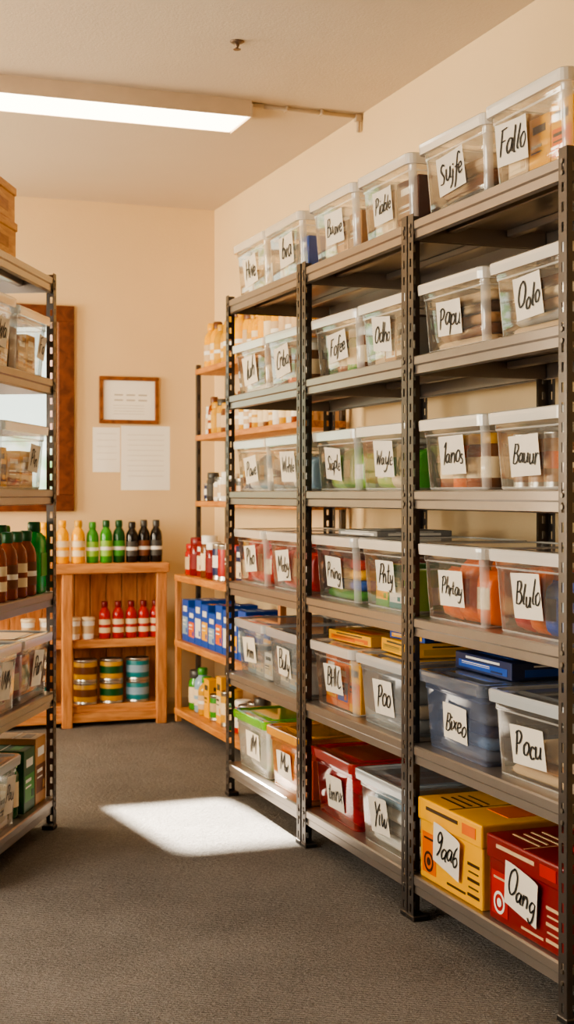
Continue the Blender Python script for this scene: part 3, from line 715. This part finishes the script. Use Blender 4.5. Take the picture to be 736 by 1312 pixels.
# ------------------------------------------------------------------ angled shelving unit near the window
LRZ = math.radians(63.4); du = Vector((math.cos(LRZ), math.sin(LRZ), 0)); dn = Vector((math.sin(LRZ), -math.cos(LRZ), 0))
LC0 = Vector((.977, 5.25, 0))-du*.4475-dn*.24
LL = [.119, .519, .899, 1.285, 1.70, 2.085]
shelving(LC0, LRZ, 'dark steel shelving unit angled beside the window', LL)
def LP(t, back, z):
    return LC0+du*(.4475-t)+dn*(.24-back)+Vector((0, 0, z))
def lbin(t0, t1, lv, d, h, body, lid, word, lw, lh, lx, cont, desc=''):
    storage_bin(LP((t0+t1)/2, .012+d/2, LL[lv]), LRZ, round(t1-t0, 3), d, h, body, lid, word, lw, lh, lx, .5, .03, cont, desc, 'storage bins on the angled steel unit')
for k, z in enumerate((0, .125)):
    w, d, h = .36, .34, .123
    mb = MB(); mb.box((0, 0, h*.43), (w*.97, d*.97, h*.86), 0, .004); mb.box((0, -d*.485, h*.35), (w*.5, .002, h*.3), 1)
    bo = mb.mesh('box_body', [wood('crate_wood', (190, 128, 66), (220, 164, 96), (1.5, 1.5, 8), .6), wood('crate_wood_dark', (160, 100, 50), (186, 126, 70), (1.5, 1.5, 8), .6)])
    mb = MB(); mb.box((0, 0, h*.88), (w, d, h*.24), 0, .004); li = mb.mesh('box_lid', [MATS['crate_wood']])
    thing('wooden_box', 'pale wooden box with lid stacked on top of steel unit', 'wooden box', LP(.62, .18, LL[5]+z), LRZ+.03*k, [('body', bo), ('lid', li)], 'stacked wooden boxes')
lbin(.48, .86, 4, .38, .235, BC, 'lid_grey', 'Wa', .12, .10, .07, ('box', ['white', 'tan', 'brown'], .7), ', holding cartons')
lbin(.07, .45, 4, .38, .22, BC, 'lid_grey', 'Fo', .09, .09, .12, ('box', [('maroon', 'brown'), ('brown', 'tan'), ('tan', 'brown')], .85), ', holding brown cartons')
lbin(.09, .62, 3, .38, .225, BC, 'lid_grey', 'Pin', .12, .10, .12, ('box', [('yellow', 'brown'), ('tan', 'brown'), ('gold', 'tan')], .75), ', holding yellow and brown cartons')
lbin(.42, .80, 1, .38, .225, 'bin_white', 'lid_grey', 'IMM', .12, .13, .05, ('box', ['white', 'grey', 'red'], .6))
lbin(.035, .39, 1, .38, .225, 'bin_grey', 'lid_grey', 'Pan', .12, .13, .02, ('pouch', ['red', 'pink', 'red'], .9))
lbin(.43, .78, 0, .28, .235, BC, 'lid_grey', 'Pau', .10, .13, .08, ('box', ['white', 'grey', 'white'], .6))
for i, t in enumerate((.56, .44, .33, .22)):
    thing('bottle', 'amber brown glass bottle with dark green cap', 'bottle', LP(t, .05, LL[2]), .5*i, bottle_meshes(.038, .235, 'amber', 'dark green', 'brown' if i % 2 else 'cream'), 'amber bottles on the angled unit')
    if i: thing('bottle', 'dark brown glass bottle with dark green cap', 'bottle', LP(t-.02, .15, LL[2]), .3, bottle_meshes(.038, .255, 'dark brown', 'dark green', 'amber'), 'amber bottles on the angled unit')
# squarish bright green container
mb = MB(); w, d, h = .10, .075, .265
mb.loft([rr(w*s, d*s, .018*s, z) for z, s in ((0, .92), (.006, 1), (h*.72, 1), (h*.78, .94), (h*.84, .6), (h*.86, .45))], 0)
gb = mb.mesh('green_container', [CM('bright green', .2)])
mb = MB(); mb.lathe([(.022, h*.85), (.024, h*.86), (.024, h*.98), (.02, h)]); gc = mb.mesh('green_cap', [CM('dark green', .35)])
mb = MB(); mb.box((0, -d/2-.001, h*.4), (w*.7, .002, h*.32), 0); gl_ = mb.mesh('green_label', [CM('green', .4)])
thing('plastic_container', 'large squarish bright green plastic container with cap', 'container', LP(.10, .056, LL[2]), LRZ, [('body', gb), ('cap', gc), ('label', gl_)])
thing('bottle', 'large dark green plastic bottle with green cap', 'bottle', LP(.09, .18, LL[2]), 0, bottle_meshes(.05, .25, 'dark green', 'green', 'light green'))
thing('jar', 'dark green jar with pale lid on lowest shelf', 'jar', LP(.35, .08, LL[0]), 0, jar_parts(.042, .22, 'dark green', 'light green', 'cream'), 'green jars on the angled unit')
thing('jar', 'green jar with white lid on lowest shelf', 'jar', LP(.35, .19, LL[0]), 0, jar_parts(.042, .25, 'green', 'white', 'cream'), 'green jars on the angled unit')
thing('food_carton', 'wide dark green food carton on lowest shelf', 'carton', LP(.24, .12, LL[0]), LRZ, me=carton_mesh(.13, .18, .225, 'dark green', 'green'))
thing('food_carton', 'tan food carton on lowest shelf', 'carton', LP(.10, .12, LL[0]), LRZ, me=carton_mesh(.13, .18, .245, 'tan', 'brown'))

# ------------------------------------------------------------------ lights
def look(o, d): o.rotation_euler = Vector(d).to_track_quat('-Z', 'Y').to_euler()
sd = bpy.data.lights.new('sun', 'SUN'); sd.energy = 110; sd.angle = math.radians(1.8); sd.color = (1, .93, .80)
so = bpy.data.objects.new('sun', sd); COLL.objects.link(so); so.location = (1, 10, 5); look(so, (.13, -1, -.708))
def area(name, loc, d, sx, sy, e, col):
    l = bpy.data.lights.new(name, 'AREA'); l.shape = 'RECTANGLE'; l.size = sx; l.size_y = sy; l.energy = e; l.color = col
    o = bpy.data.objects.new(name, l); COLL.objects.link(o); o.location = loc; look(o, d)
area('fill_left_side', (XL-.05, 3.5, 1.55), (1, 0.12, -.08), 1.95, 1.45, 98, (1, .91, .78))  # added fill lamp, light from the left on the shelf fronts
area('fill_far_left', (XL-.05, 6.6, 1.6), (1, 0, 0), 1.35, 1.35, 150, (1, .84, .60))  # added warm fill lamp to brighten the back wall
w = bpy.data.worlds.new('sky'); scene.world = w; w.use_nodes = True
w.node_tree.nodes['Background'].inputs[0].default_value = (.85, .97, .85, 1); w.node_tree.nodes['Background'].inputs[1].default_value = 2.4
try:
    scene.view_settings.look = 'AgX - Medium High Contrast'
except Exception: pass

# ------------------------------------------------------------------ camera
cd = bpy.data.cameras.new('camera'); cd.sensor_fit = 'VERTICAL'; cd.sensor_height = 36; cd.lens = 1777/1312*36
cd.shift_y = -24/1312; cd.clip_start = .05
cd.dof.use_dof = True; cd.dof.focus_distance = 3.9; cd.dof.aperture_fstop = 5.6
co = bpy.data.objects.new('camera', cd); COLL.objects.link(co)
co.location = (0, 0, 1.27); co.rotation_euler = (math.pi/2, 0, math.radians(-20))
scene.camera = co
